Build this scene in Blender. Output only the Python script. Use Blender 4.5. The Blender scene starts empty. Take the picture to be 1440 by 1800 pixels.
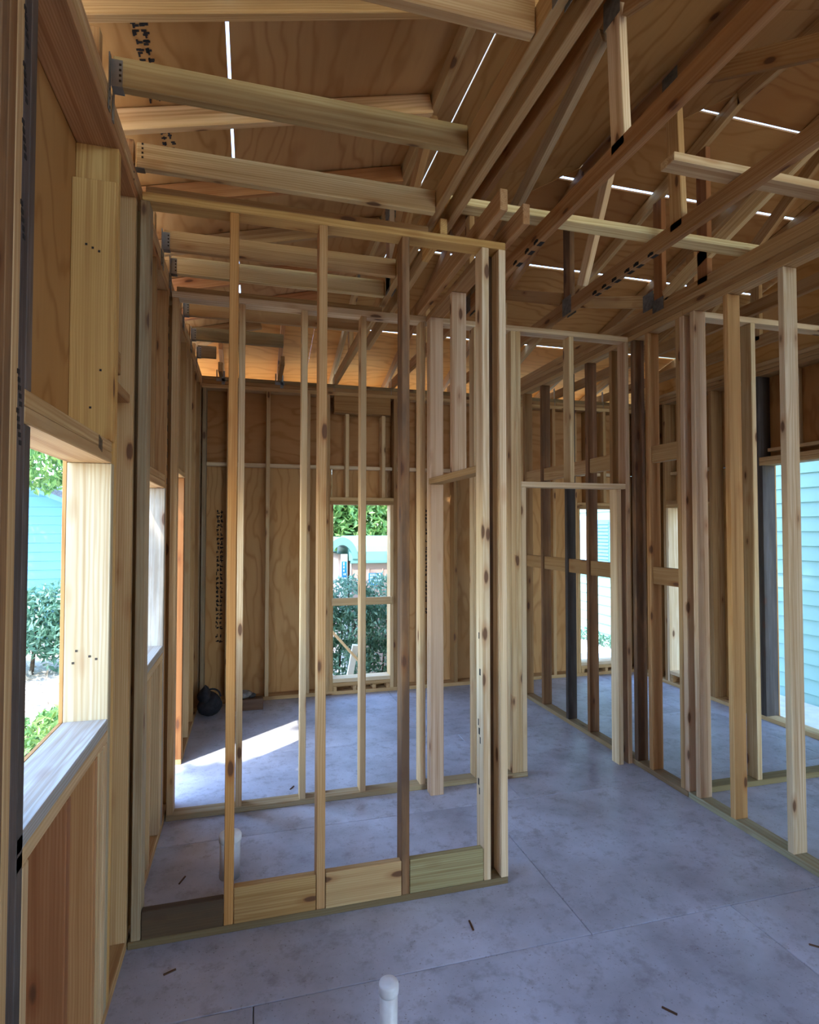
import bpy, math, random
from mathutils import Vector, Matrix
random.seed(11)
C = bpy.context.scene
COL = C.collection
R = math.radians

# ------------------------------------------------------------------ camera
cam = bpy.data.cameras.new('camera'); camo = bpy.data.objects.new('camera', cam); COL.objects.link(camo)
yaw, pit, rol = 0.268154, 0.0283364, 0.000242
fw = Vector((math.sin(yaw)*math.cos(pit), math.cos(yaw)*math.cos(pit), math.sin(pit)))
rt = Vector((math.cos(yaw), -math.sin(yaw), 0)); up = rt.cross(fw)
rt, up = rt*math.cos(rol)+up*math.sin(rol), up*math.cos(rol)-rt*math.sin(rol)
camo.matrix_world = Matrix(((rt.x, up.x, -fw.x, 0), (rt.y, up.y, -fw.y, 0), (rt.z, up.z, -fw.z, 1.66), (0, 0, 0, 1)))
cam.sensor_fit = 'HORIZONTAL'; cam.sensor_width = 36; cam.lens = 36*1013.5/1440; cam.clip_start = 0.02
C.camera = camo

# ------------------------------------------------------------------ sky, sun, exposure
SUN_EL, SUN_DIR = 57.0, (0.76, 0.65)
w = bpy.data.worlds.new('sky_world'); C.world = w; w.use_nodes = True
nt = w.node_tree; nt.nodes.clear()
sky = nt.nodes.new('ShaderNodeTexSky'); sky.sky_type = 'NISHITA'; sky.sun_disc = False
sky.sun_elevation = R(SUN_EL); sky.sun_rotation = R(230); sky.air_density = 1.0; sky.dust_density = 0.6; sky.ozone_density = 4.0
bg = nt.nodes.new('ShaderNodeBackground'); bg.inputs['Strength'].default_value = 0.95
wo = nt.nodes.new('ShaderNodeOutputWorld')
nt.links.new(sky.outputs[0], bg.inputs[0]); nt.links.new(bg.outputs[0], wo.inputs[0])
sl = bpy.data.lights.new('sun', 'SUN'); sl.energy = 4.2; sl.angle = R(0.6); sl.color = (1.0, 0.93, 0.82)
so = bpy.data.objects.new('sun', sl); COL.objects.link(so)
ce = math.cos(R(SUN_EL))
sd = Vector((SUN_DIR[0]*ce, SUN_DIR[1]*ce, -math.sin(R(SUN_EL))))
so.rotation_euler = sd.to_track_quat('-Z', 'Y').to_euler(); so.location = (-6, -5, 9)
C.view_settings.view_transform = 'Standard'; C.view_settings.look = 'None'
C.view_settings.gamma = 1; C.view_settings.use_curve_mapping = False
C.view_settings.exposure = 1.3
C.cycles.max_bounces = 10; C.cycles.diffuse_bounces = 7; C.cycles.glossy_bounces = 3
C.cycles.use_denoising = True

# ------------------------------------------------------------------ materials
def srgb(r, g, b):
    f = lambda c: (c/255/12.92) if c/255 <= .04045 else ((c/255+.055)/1.055)**2.4
    return (f(r), f(g), f(b), 1.0)
def mat(name):
    m = bpy.data.materials.new(name); m.use_nodes = True
    n = m.node_tree.nodes; n.clear()
    out = n.new('ShaderNodeOutputMaterial'); b = n.new('ShaderNodeBsdfPrincipled')
    m.node_tree.links.new(b.outputs[0], out.inputs[0])
    return m, m.node_tree, b
def mth(t, op, a, b=None, c=None):
    n = t.nodes.new('ShaderNodeMath'); n.operation = op
    for i, v in enumerate((a, b, c)):
        if v is None: continue
        if isinstance(v, (int, float)): n.inputs[i].default_value = v
        else: t.links.new(v, n.inputs[i])
    return n.outputs[0]
def mix(t, f, a, b, mode='MIX'):
    n = t.nodes.new('ShaderNodeMix'); n.data_type = 'RGBA'; n.blend_type = mode
    for k, v in (('Factor', f), ('A', a), ('B', b)):
        s = [i for i in n.inputs if i.name == k and i.type == ('VALUE' if k == 'Factor' else 'RGBA')][0]
        if isinstance(v, (int, float)): s.default_value = v
        elif isinstance(v, tuple): s.default_value = v
        else: t.links.new(v, s)
    return [o for o in n.outputs if o.type == 'RGBA'][0]
def ramp(t, f, stops):
    n = t.nodes.new('ShaderNodeValToRGB'); cr = n.color_ramp
    while len(cr.elements) < len(stops): cr.elements.new(.5)
    for e, (p, c) in zip(cr.elements, stops): e.position = p; e.color = c
    t.links.new(f, n.inputs[0]); return n.outputs[0]
def noise(t, vec, scale, detail=3, rough=.55):
    n = t.nodes.new('ShaderNodeTexNoise'); n.inputs['Scale'].default_value = scale
    n.inputs['Detail'].default_value = detail; n.inputs['Roughness'].default_value = rough
    t.links.new(vec, n.inputs['Vector']); return n.outputs['Fac']
def gcoord(t, sc):
    a = t.nodes.new('ShaderNodeAttribute'); a.attribute_name = 'gc'
    v = t.nodes.new('ShaderNodeVectorMath'); v.operation = 'MULTIPLY'; v.inputs[1].default_value = sc
    t.links.new(a.outputs['Vector'], v.inputs[0]); return a.outputs['Vector'], v.outputs[0]
W0, W1 = (0, 0, 0, 1), (1, 1, 1, 1)

def lumber_material():
    m, t, b = mat('pine_lumber')
    raw, st = gcoord(t, (1.1, 9, 9))
    sx = t.nodes.new('ShaderNodeSeparateXYZ'); t.links.new(raw, sx.inputs[0])
    nz = noise(t, st, 1.0, 3)
    r = mth(t, 'SQRT', mth(t, 'ADD', mth(t, 'POWER', mth(t, 'ADD', sx.outputs[1], .055), 2.0), mth(t, 'POWER', mth(t, 'ADD', sx.outputs[2], .05), 2.0)))
    r = mth(t, 'ADD', r, mth(t, 'MULTIPLY', nz, .035))
    ring = mth(t, 'ADD', mth(t, 'MULTIPLY', mth(t, 'SINE', mth(t, 'MULTIPLY', r, 760)), .5), .5)
    ring = mth(t, 'POWER', ring, 1.7)
    _, fine = gcoord(t, (3, 140, 140))
    fg = noise(t, fine, 1.0, 2)
    _, stq = gcoord(t, (.8, 42, 42)); sq = noise(t, stq, 1.0, 3, .6)
    _, big = gcoord(t, (1.3, 6, 6)); bn = noise(t, big, 1.0, 3)
    oi = t.nodes.new('ShaderNodeObjectInfo')
    base = oi.outputs['Color']
    dark = mix(t, 1.0, base, (.68, .53, .38, 1), 'MULTIPLY')
    c = mix(t, mth(t, 'MULTIPLY', ring, .62), base, dark)
    c = mix(t, mth(t, 'MULTIPLY', fg, .28), c, dark)
    c = mix(t, ramp(t, sq, [(.47, W0), (.66, (.8, .8, .8, 1))]), c, mix(t, 1.0, base, (.56, .40, .27, 1), 'MULTIPLY'))
    c = mix(t, ramp(t, bn, [(.38, W0), (.68, (.75, .75, .75, 1))]), c, mix(t, 1.0, base, (.76, .66, .54, 1), 'MULTIPLY'))
    # knots
    _, kc = gcoord(t, (4.2, 12, 12))
    v = t.nodes.new('ShaderNodeTexVoronoi'); v.inputs['Scale'].default_value = 1.0; t.links.new(kc, v.inputs['Vector'])
    kd = mth(t, 'ADD', v.outputs['Distance'], mth(t, 'MULTIPLY', fg, .06))
    sc = t.nodes.new('ShaderNodeSeparateColor'); t.links.new(v.outputs['Color'], sc.inputs[0])
    sel = mth(t, 'GREATER_THAN', sc.outputs[0], .55)
    km = mth(t, 'MULTIPLY', sel, ramp(t, kd, [(.15, W1), (.20, W0)]))
    kh = mth(t, 'MULTIPLY', sel, ramp(t, kd, [(.18, W1), (.36, W0)]))
    c = mix(t, mth(t, 'MULTIPLY', kh, .5), c, mix(t, 1.0, base, (.5, .27, .15, 1), 'MULTIPLY'))
    c = mix(t, mth(t, 'MULTIPLY', km, .85), c, (.10, .040, .018, 1))
    # weathering: the object's alpha below 1 gives grey-black blotches
    wx = mth(t, 'SUBTRACT', 1.0, oi.outputs['Alpha'])
    _, wc = gcoord(t, (1.8, 11, 11)); wn = noise(t, wc, 1.0, 5, .65)
    wm = mth(t, 'MULTIPLY', wx, ramp(t, wn, [(.36, W0), (.60, W1)]))
    c = mix(t, wm, c, (.045, .036, .030, 1))
    t.links.new(c, b.inputs['Base Color']); b.inputs['Roughness'].default_value = .72
    b.inputs['Specular IOR Level'].default_value = .25
    bp = t.nodes.new('ShaderNodeBump'); bp.inputs['Strength'].default_value = .25; bp.inputs['Distance'].default_value = .002
    t.links.new(fg, bp.inputs['Height']); t.links.new(bp.outputs[0], b.inputs['Normal'])
    return m

def plywood_material():
    m, t, b = mat('pine_plywood')
    raw, st = gcoord(t, (.9, 2.6, 2.6))
    sx = t.nodes.new('ShaderNodeSeparateXYZ'); t.links.new(raw, sx.inputs[0])
    nz = noise(t, st, 1.0, 3, .5)
    rr = mth(t, 'ADD', sx.outputs[1], mth(t, 'MULTIPLY', nz, .9))
    s = mth(t, 'ADD', mth(t, 'MULTIPLY', mth(t, 'SINE', mth(t, 'MULTIPLY', rr, 58)), .5), .5)
    s = mth(t, 'POWER', s, 5.0)
    _, fine = gcoord(t, (2.5, 60, 60)); fg = noise(t, fine, 1.0, 2)
    _, big = gcoord(t, (1.1, 1.6, 1.6)); bn = noise(t, big, 1.0, 3)
    oi = t.nodes.new('ShaderNodeObjectInfo'); base = oi.outputs['Color']
    dark = mix(t, 1.0, base, (.56, .42, .28, 1), 'MULTIPLY')
    c = mix(t, mth(t, 'MULTIPLY', s, .55), base, dark)
    c = mix(t, mth(t, 'MULTIPLY', fg, .30), c, dark)
    c = mix(t, ramp(t, bn, [(.38, W0), (.7, (.6, .6, .6, 1))]), c, mix(t, 1.0, base, (.78, .63, .46, 1), 'MULTIPLY'))
    _, kc = gcoord(t, (2.0, 2.9, 0))
    v = t.nodes.new('ShaderNodeTexVoronoi'); v.inputs['Scale'].default_value = 1.0; t.links.new(kc, v.inputs['Vector'])
    sc = t.nodes.new('ShaderNodeSeparateColor'); t.links.new(v.outputs['Color'], sc.inputs[0])
    sel = mth(t, 'GREATER_THAN', sc.outputs[0], .55)
    halo = mth(t, 'MULTIPLY', sel, ramp(t, v.outputs['Distance'], [(.07, W1), (.2, W0)]))
    core = mth(t, 'MULTIPLY', sel, ramp(t, mth(t, 'ADD', v.outputs['Distance'], mth(t, 'MULTIPLY', fg, .03)), [(.055, W1), (.085, W0)]))
    c = mix(t, mth(t, 'MULTIPLY', halo, .45), c, mix(t, 1.0, base, (.5, .28, .14, 1), 'MULTIPLY'))
    c = mix(t, mth(t, 'MULTIPLY', core, .85), c, (.07, .026, .012, 1))
    t.links.new(c, b.inputs['Base Color']); b.inputs['Roughness'].default_value = .75
    b.inputs['Specular IOR Level'].default_value = .2
    return m

def floor_material():
    m, t, b = mat('subfloor_panel')
    raw, _ = gcoord(t, (1, 1, 1))
    n1 = noise(t, raw, 2.2, 5, .6); n2 = noise(t, raw, 14, 4, .7); n3 = noise(t, raw, 90, 2)
    c = ramp(t, n1, [(.32, srgb(154, 156, 164)), (.66, srgb(194, 198, 210))])
    c = mix(t, ramp(t, n2, [(.30, (.55, .55, .55, 1)), (.48, W0)]), c, srgb(134, 130, 134))
    c = mix(t, ramp(t, n3, [(.27, (.6, .6, .6, 1)), (.36, W0)]), c, srgb(105, 92, 84))
    t.links.new(c, b.inputs['Base Color'])
    t.links.new(ramp(t, n2, [(.3, (.62, .62, .62, 1)), (.7, (.42, .42, .42, 1))]), b.inputs['Roughness'])
    b.inputs['Specular IOR Level'].default_value = .5
    return m

def plain(name, col, rough=.6, metal=0.0, var=.12, scale=20.0):
    m, t, b = mat(name)
    tc = t.nodes.new('ShaderNodeTexCoord'); n = noise(t, tc.outputs['Object'], scale, 4)
    d = tuple(x*(1-2*var) for x in col[:3])+(1,); l = tuple(min(1, x*(1+var)) for x in col[:3])+(1,)
    t.links.new(ramp(t, n, [(.3, d), (.7, l)]), b.inputs['Base Color'])
    b.inputs['Roughness'].default_value = rough; b.inputs['Metallic'].default_value = metal
    return m
def leaf_material(name, c0, c1, c2):
    m, t, b = mat(name)
    a = t.nodes.new('ShaderNodeAttribute'); a.attribute_name = 'rnd'
    t.links.new(ramp(t, a.outputs['Fac'], [(0, c0), (.5, c1), (1, c2)]), b.inputs['Base Color'])
    b.inputs['Roughness'].default_value = .45
    tr = t.nodes.new('ShaderNodeBsdfTranslucent'); tr.inputs[0].default_value = c2
    ms = t.nodes.new('ShaderNodeMixShader'); ms.inputs[0].default_value = .3
    out = [n for n in t.nodes if n.type == 'OUTPUT_MATERIAL'][0]
    t.links.new(b.outputs[0], ms.inputs[1]); t.links.new(tr.outputs[0], ms.inputs[2]); t.links.new(ms.outputs[0], out.inputs[0])
    return m
WOOD = lumber_material(); PLY = plywood_material(); FLOOR = floor_material()
STEEL = plain('galvanised_steel', srgb(150, 155, 158), .42, .85)
PLATE = plain('truss_plate_steel', srgb(112, 110, 102), .55, .25, .2, 40)
INK = plain('black_ink', srgb(30, 25, 22), .8)
PVC = plain('white_pvc', srgb(225, 225, 222), .38, 0, .05, 30)
NAIL = plain('nail_head', srgb(60, 52, 46), .5, .6)
MINT = plain('mint_siding_paint', srgb(150, 192, 182), .55, 0, .03, 1.2)
BLUE = plain('blue_siding_paint', srgb(92, 152, 186), .55, 0, .03, 1.2)
TRIM = plain('white_trim_paint', srgb(228, 232, 232), .5, 0, .04, 6)
SHUT = plain('blue_shutter_paint', srgb(108, 158, 190), .5, 0, .05, 6)
ROOFM = plain('roof_shingle_grey', srgb(120, 130, 150), .85, 0, .2, 30)
TOIB = plain('toilet_body_plastic', srgb(198, 172, 162), .5, 0, .03, 4)
TOIR = plain('toilet_roof_plastic', srgb(122, 176, 172), .45, 0, .03, 4)
STICK = plain('blue_sticker', srgb(40, 140, 205), .5, 0, .05, 30)
STXT = plain('pale_sticker_print', srgb(215, 238, 248), .5, 0, .03, 30)
DARKP = plain('dark_gap', srgb(70, 45, 36), .7)
BAGM = plain('black_bag_fabric', srgb(38, 38, 44), .85, 0, .25, 35)
BARK = plain('tree_bark', srgb(96, 82, 68), .9, 0, .3, 25)
CONC = plain('walkway_concrete', srgb(205, 206, 204), .8, 0, .08, 6)
GLASSD = plain('window_pane', srgb(150, 185, 205), .15, 0, .05, 3)
LEAF_H = leaf_material('hedge_leaf', srgb(44, 84, 62), srgb(86, 128, 104), srgb(146, 184, 160))
LEAF_T = leaf_material('tree_leaf', srgb(48, 92, 40), srgb(92, 138, 70), srgb(150, 178, 104))
LEAF_D = leaf_material('dry_leaf', srgb(150, 122, 96), srgb(205, 190, 168), srgb(238, 232, 220))
def ground_material():
    m, t, b = mat('ground_soil')
    tc = t.nodes.new('ShaderNodeTexCoord')
    n1 = noise(t, tc.outputs['Object'], 1.6, 6, .7); n2 = noise(t, tc.outputs['Object'], 18, 4, .7)
    c = ramp(t, n1, [(.35, srgb(176, 166, 152)), (.6, srgb(216, 208, 198))])
    c = mix(t, ramp(t, n2, [(.42, W0), (.55, (.7, .7, .7, 1))]), c, srgb(150, 140, 118))
    t.links.new(c, b.inputs['Base Color']); b.inputs['Roughness'].default_value = .95
    return m
GROUND = ground_material()

# wood tints (albedo); alpha < 1 adds weather stains
def tint(r, g, b, a=1.0):
    c = srgb(r, g, b); return (c[0], c[1], c[2], a)
PINE = tint(222, 196, 152); PALE = tint(234, 214, 178); GOLD = tint(222, 184, 118); ORNG = tint(206, 154, 92)
TANB = tint(204, 172, 124); GREYB = tint(188, 168, 134, .7); BRN = tint(180, 144, 98, .9); DRK = tint(150, 118, 88, .35)
BLK = tint(92, 88, 86, .25); PINK = tint(222, 196, 164); TREAT = tint(176, 168, 122, .92); RED = tint(160, 112, 72)
CREAM = tint(242, 224, 166); WEATH = tint(196, 172, 122, .85)
PLYW = tint(204, 161, 108); PLYD = tint(188, 144, 88); PLYR = tint(176, 128, 76)

# ------------------------------------------------------------------ object helpers
def link(name, mesh_or_none, parent=None, loc=(0, 0, 0)):
    o = bpy.data.objects.new(name, mesh_or_none); COL.objects.link(o)
    if parent is not None:
        o.parent = parent; o['wl'] = list(loc)
        p = parent['wl']; o.location = (loc[0]-p[0], loc[1]-p[1], loc[2]-p[2])
    else:
        o.location = loc; o['wl'] = list(loc)
    return o
def thing(name, loc, label, cat, group=None, kind=None):
    o = link(name, None, None, loc); tag(o, label, cat, group, kind); return o
def tag(o, label=None, cat=None, group=None, kind=None):
    if label: o['label'] = label
    if cat: o['category'] = cat
    if group: o['group'] = group
    if kind: o['kind'] = kind
    return o
def struct(name, loc=(0, 0, 0)):
    o = link(name, None, None, loc); o['kind'] = 'structure'; return o
def put_gc(me, coords):
    a = me.attributes.new('gc', 'FLOAT_VECTOR', 'POINT')
    a.data.foreach_set('vector', [x for c in coords for x in c])
CH = [(0, 1, 3, 2), (4, 6, 7, 5)]
def box_mesh(sx, sy, sz, grain, ch=.0028, bow=0.0):
    """box with eased edges (24 verts); grain = index of the long axis"""
    hx, hy, hz = sx/2, sy/2, sz/2; ch = min(ch, hx*.3, hy*.3, hz*.3)
    vs = []; idx = {}
    for i in (-1, 1):
        for j in (-1, 1):
            for k in (-1, 1):
                for ax in range(3):
                    p = [i*(hx-ch), j*(hy-ch), k*(hz-ch)]; p[ax] += (i, j, k)[ax]*ch
                    idx[(i, j, k, ax)] = len(vs); vs.append(p)
    fs = []
    def quad(l):
        a, b, c = (Vector(vs[l[0]]), Vector(vs[l[1]]), Vector(vs[l[2]]))
        n = (b-a).cross(c-a); ctr = sum((Vector(vs[q]) for q in l), Vector())/len(l)
        fs.append(l if n.dot(ctr) > 0 else l[::-1])
    for ax in range(3):
        o1, o2 = [a for a in range(3) if a != ax]
        for s in (-1, 1):
            l = []
            for a, b in ((-1, -1), (1, -1), (1, 1), (-1, 1)):
                k = [0, 0, 0]; k[ax] = s; k[o1] = a; k[o2] = b; l.append(idx[(*k, ax)])
            quad(l)
        for a in (-1, 1):
            for b in (-1, 1):
                k1 = [0, 0, 0]; k1[o1] = a; k1[o2] = b
                k1[ax] = -1; k2 = list(k1); k2[ax] = 1
                quad([idx[(*k1, o1)], idx[(*k2, o1)], idx[(*k2, o2)], idx[(*k1, o2)]])
    for i in (-1, 1):
        for j in (-1, 1):
            for k in (-1, 1): quad([idx[(i, j, k, 0)], idx[(i, j, k, 1)], idx[(i, j, k, 2)]])
    me = bpy.data.meshes.new('board'); me.from_pydata(vs, [], fs)
    off = (random.uniform(-40, 40), random.uniform(-.09, .09), random.uniform(-.09, .09))
    o1, o2 = [a for a in range(3) if a != grain]
    put_gc(me, [(v[grain]+off[0], v[o1]+off[1], v[o2]+off[2]) for v in vs])
    return me
def B(name, x0, x1, y0, y1, z0, z1, parent, col=PINE, m=None, grain=None, ch=.0028):
    """axis-aligned piece of timber as one object"""
    s = (x1-x0, y1-y0, z1-z0)
    g = grain if grain is not None else max(range(3), key=lambda i: s[i])
    me = box_mesh(*s, g, ch); me.materials.append(m or WOOD)
    o = link(name, me, parent, ((x0+x1)/2, (y0+y1)/2, (z0+z1)/2)); o.color = vary(col)
    return o
def vary(c):
    k = random.uniform(.92, 1.06)
    return (min(1, c[0]*k), min(1, c[1]*k*random.uniform(.98, 1.02)), min(1, c[2]*k*random.uniform(.96, 1.03)), c[3])
def beam(name, p0, p1, side, thick, high, parent, col=PINE, m=None, loc=None):
    """oblique timber from p0 to p1 (centre line); side = horizontal thickness direction"""
    p0, p1, side = Vector(p0), Vector(p1), Vector(side).normalized()
    u = (p1-p0); L = u.length; u.normalize(); v = side; wv = u.cross(v).normalized(); v = wv.cross(u).normalized()
    me = box_mesh(L, thick, high, 0); mx = Matrix((u, v, wv)).transposed().to_4x4()
    me.transform(mx); me.materials.append(m or WOOD)
    o = link(name, me, parent, tuple((p0+p1)/2)); o.color = vary(col); return o
def prism(name, poly, zfun, thick, parent, col, m, grain=0, mat_idx=None):
    """sloping sheet over a plan polygon; zfun(x,y) = underside height"""
    n = len(poly); cx = sum(p[0] for p in poly)/n; cy = sum(p[1] for p in poly)/n; cz = zfun(cx, cy)
    vs = [(x-cx, y-cy, zfun(x, y)-cz) for x, y in poly]+[(x-cx, y-cy, zfun(x, y)-cz+thick) for x, y in poly]
    area = sum(poly[i][0]*poly[(i+1) % n][1]-poly[(i+1) % n][0]*poly[i][1] for i in range(n))
    if area < 0: poly = poly[::-1]; return prism(name, poly, zfun, thick, parent, col, m, grain)
    fs = [tuple(range(n-1, -1, -1)), tuple(range(n, 2*n))]+[(i, (i+1) % n, n+(i+1) % n, n+i) for i in range(n)]
    me = bpy.data.meshes.new('sheet'); me.from_pydata(vs, [], fs); me.materials.append(m)
    off = (random.uniform(-30, 30), random.uniform(-30, 30), random.uniform(-1, 1))
    g = (0, 1) if grain == 0 else (1, 0)
    put_gc(me, [(v[g[0]]+off[0], v[g[1]]+off[1], off[2]) for v in vs])
    o = link(name, me, parent, (cx, cy, cz)); o.color = vary(col); return o
def clip(poly, a, b, c):
    """keep a*x+b*y <= c"""
    out = []
    for i in range(len(poly)):
        p, q = poly[i], poly[(i+1) % len(poly)]
        dp, dq = a*p[0]+b*p[1]-c, a*q[0]+b*q[1]-c
        if dp <= 0: out.append(p)
        if dp*dq < 0:
            t = dp/(dp-dq); out.append((p[0]+(q[0]-p[0])*t, p[1]+(q[1]-p[1])*t))
    return out
def raw_mesh(name, vs, fs, m, parent=None, loc=(0, 0, 0), smooth=False):
    me = bpy.data.meshes.new(name); me.from_pydata(vs, [], fs); me.materials.append(m)
    if smooth:
        for p in me.polygons: p.use_smooth = True
    return link(name, me, parent, loc)
def lathe(name, prof, m, parent=None, loc=(0, 0, 0), n=28):
    vs, fs = [], []
    for r, z in prof:
        for i in range(n): a = 2*math.pi*i/n; vs.append((r*math.cos(a), r*math.sin(a), z))
    for k in range(len(prof)-1):
        for i in range(n): fs.append((k*n+i, k*n+(i+1) % n, (k+1)*n+(i+1) % n, (k+1)*n+i))
    fs.append(tuple(range(n-1, -1, -1))); fs.append(tuple((len(prof)-1)*n+i for i in range(n)))
    return raw_mesh(name, vs, fs, m, parent, loc, True)
def many_boxes(name, boxes, m, parent, loc):
    """several small boxes joined: (centre, size) relative to world"""
    vs, fs = [], []
    for (cx, cy, cz), (sx, sy, sz) in boxes:
        b = len(vs)
        for i in (-.5, .5):
            for j in (-.5, .5):
                for k in (-.5, .5): vs.append((cx+i*sx-loc[0], cy+j*sy-loc[1], cz+k*sz-loc[2]))
        fs += [tuple(b+q for q in f) for f in ((0, 1, 3, 2), (4, 6, 7, 5), (0, 4, 5, 1), (2, 3, 7, 6), (0, 2, 6, 4), (1, 5, 7, 3))]
    o = raw_mesh(name, vs, fs, m, parent, loc)
    if name in ('ink_mark', 'nail', 'sticker_print'): o['kind'] = 'stuff'
    return o
def stamp(parent, org, du, dv, nu, nv, cu, cv, fill=.62, name='ink_stamp', nrm=(0, 0, 1), t=.0012, seed=3):
    """illegible printed stamp: rows of short ink strokes on the plane org + u*du + v*dv"""
    rnd = random.Random(seed); vs, fs = [], []
    du, dv, nn = Vector(du).normalized(), Vector(dv).normalized(), Vector(nrm).normalized()
    for i in range(nu):
        if rnd.random() < .07: continue
        for j in range(nv):
            for q in range(5):
                if rnd.random() > fill: continue
                a0 = (i+rnd.uniform(.0, .5))*cu; b0 = (j+rnd.uniform(.0, .42))*cv
                a1, b1 = (a0+cu*.52, b0+cv*.22) if rnd.random() < .5 else (a0+cu*.22, b0+cv*.56)
                s = len(vs)
                for k in (0, t):
                    for a, b in ((a0, b0), (a1, b0), (a1, b1), (a0, b1)):
                        vs.append(tuple(du*a+dv*b+nn*k))
                fs += [tuple(s+q2 for q2 in f) for f in ((0, 3, 2, 1), (4, 5, 6, 7), (0, 1, 5, 4), (1, 2, 6, 5), (2, 3, 7, 6), (3, 0, 4, 7))]
    o = raw_mesh(name, vs, fs, INK, parent, org); o['kind'] = 'stuff'; return o

T, W4, W6 = .0365, .0865, .137
XL, XO = -.461, -.598
YB, YO = 5.78, 5.917
XE, XEO = 4.304, 4.44
ZT = 3.115

# ------------------------------------------------------------------ floor
fl = struct('floor', (1.9, 1.8, 0))
ys = [-2.6, -1.42, -.24, .94, 2.123, 3.28, 4.437, 5.93]
for r in range(len(ys)-1):
    sh = [(-.611, 1.36, 3.8, 4.5), (-.611, .6, 3.05, 4.5), (-.611, 1.62, 4.06, 4.5)][r % 3]
    if r == 4: sh = (-.611, 1.36, 3.8, 4.5)
    if r == 3: sh = (-.611, .02, 2.05, 4.5)
    for a, b in zip(sh[:-1], sh[1:]):
        o = B('floor_panel', a+.0015, b-.0015, ys[r]+.0015, ys[r+1]-.0015, -.02, 0, fl, PINE, FLOOR, 0, .002)
B('rim_joist', -.611, 4.5, 5.90, 5.94, -.42, -.02, fl, TANB); B('rim_joist', -.63, -.59, -2.6, 5.94, -.42, -.02, fl, TANB)
B('rim_joist', 4.42, 4.46, -2.6, 5.94, -.42, -.02, fl, TANB)

# ------------------------------------------------------------------ left wall
wl = struct('wall_left', (XL, 2, 0))
def stL(y, z0=T, z1=3.003, col=PINE, t=T, x0=XO, x1=XL, name='stud'): return B(name, x0, x1, y, y+t, z0, z1, wl, col)
for a, b in ((-2.5, 3.80), (4.38, 5.78)): B('sole_plate', XO, XL, a, b, 0, T, wl, TANB)
B('top_plate', XO, XL, -2.5, 3.2, 3.003, 3.04, wl, tint(206, 160, 112, .8)); B('top_plate', XO, XL, 3.203, 5.78, 3.003, 3.04, wl, TANB)
B('top_plate', XO, XL, -2.5, 2.3, 3.041, 3.078, wl, TANB); B('top_plate', XO, XL, 2.303, 5.78, 3.041, 3.078, wl, PINE)
B('top_plate', XO, XL, -2.5, 4.1, 3.079, 3.115, wl, PINE); B('top_plate', XO, XL, 4.103, 5.78, 3.079, 3.115, wl, PINE)
for y in (-2.3, -1.9, -1.5, -1.1, -.7, -.3, .1, .5, .9): stL(y, col=TANB)
stL(1.228, col=tint(160, 126, 88, .5)); stL(1.2655, col=tint(168, 132, 92, .5)); stL(1.303, col=TANB)
stL(1.3405, col=tint(120, 112, 110, .3)); stL(1.3775, z1=1.88, col=tint(118, 112, 110, .3))
stL(1.3775, z0=1.953, z1=3.003, col=tint(122, 110, 104, .35))
y1, y2, zs, zh = 1.414, 2.165, 1.017, 1.882
def window_left(y1, y2, far_col, jam):
    B('header_plate', XO, XL, y1-.036, y2, zh, zh+T, wl, TANB); B('header_plate', XO, XL, y1-.036, y2, zh+T+.001, zh+2*T, wl, TANB)
    B('window_sill', XO, XL, y1-.036, y2, zs-T, zs, wl, tint(176, 176, 172)); B('window_sill', XO, XL, y1-.036, y2, zs-2*T-.001, zs-T-.001, wl, PINE)
window_left(y1, y2, None, None)
for yy, c in ((1.414, PINE), (1.72, tint(176, 122, 84)), (2.0, tint(196, 150, 102)), (2.06, PINE), (2.125, PINE)): stL(yy, T, zs-2*T-.002, c, name='cripple_stud')
stL(2.1655, z0=T, z1=zh, col=tint(186, 174, 144), name='jack_stud')               # the bright jamb
stL(2.1655, z0=zh+2*T+.001, z1=2.86, col=GOLD, name='cripple_stud')
stL(2.204, col=GOLD, name='king_stud')
stL(2.515, col=TANB); B('blocking', XO, XO+.09, 2.242, 2.514, 2.27, 2.36, wl, BRN); B('blocking', XL-.1, XL-.002, 2.242, 2.46, 2.15, 2.185, wl, BRN)
# window 2
stL(2.62, col=TANB); stL(2.665, z1=zh, col=TANB, name='jack_stud'); window_left(2.70, 3.428, None, None)
for yy in (2.702, 3.02, 3.34, 3.385): stL(yy, T, zs-2*T-.002, PINE, name='cripple_stud')
stL(3.05, zh+2*T+.001, 3.003, BRN, name='cripple_stud')
stL(3.4285, z1=zh, col=tint(186, 184, 180, .6), name='jack_stud'); stL(3.466, col=tint(190, 146, 100, .85), name='king_stud')
stL(3.70, col=TANB); stL(3.762, col=TANB, name='king_stud')
stL(4.38, z1=2.02, col=tint(150, 104, 62), name='jack_stud', z0=T); stL(4.4175, col=TANB, name='king_stud'); stL(4.82, col=PINE); stL(5.2, col=TANB); stL(5.58, col=BRN); stL(5.70, col=GREYB)
B('header_plate', XO, XL, 3.80, 4.416, 2.021, 2.058, wl, TANB); B('header_board', XO, XO+.05, 3.80, 4.416, 2.06, 2.30, wl, BRN)
stL(4.05, 2.30, 3.003, TANB, name='cripple_stud')
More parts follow.
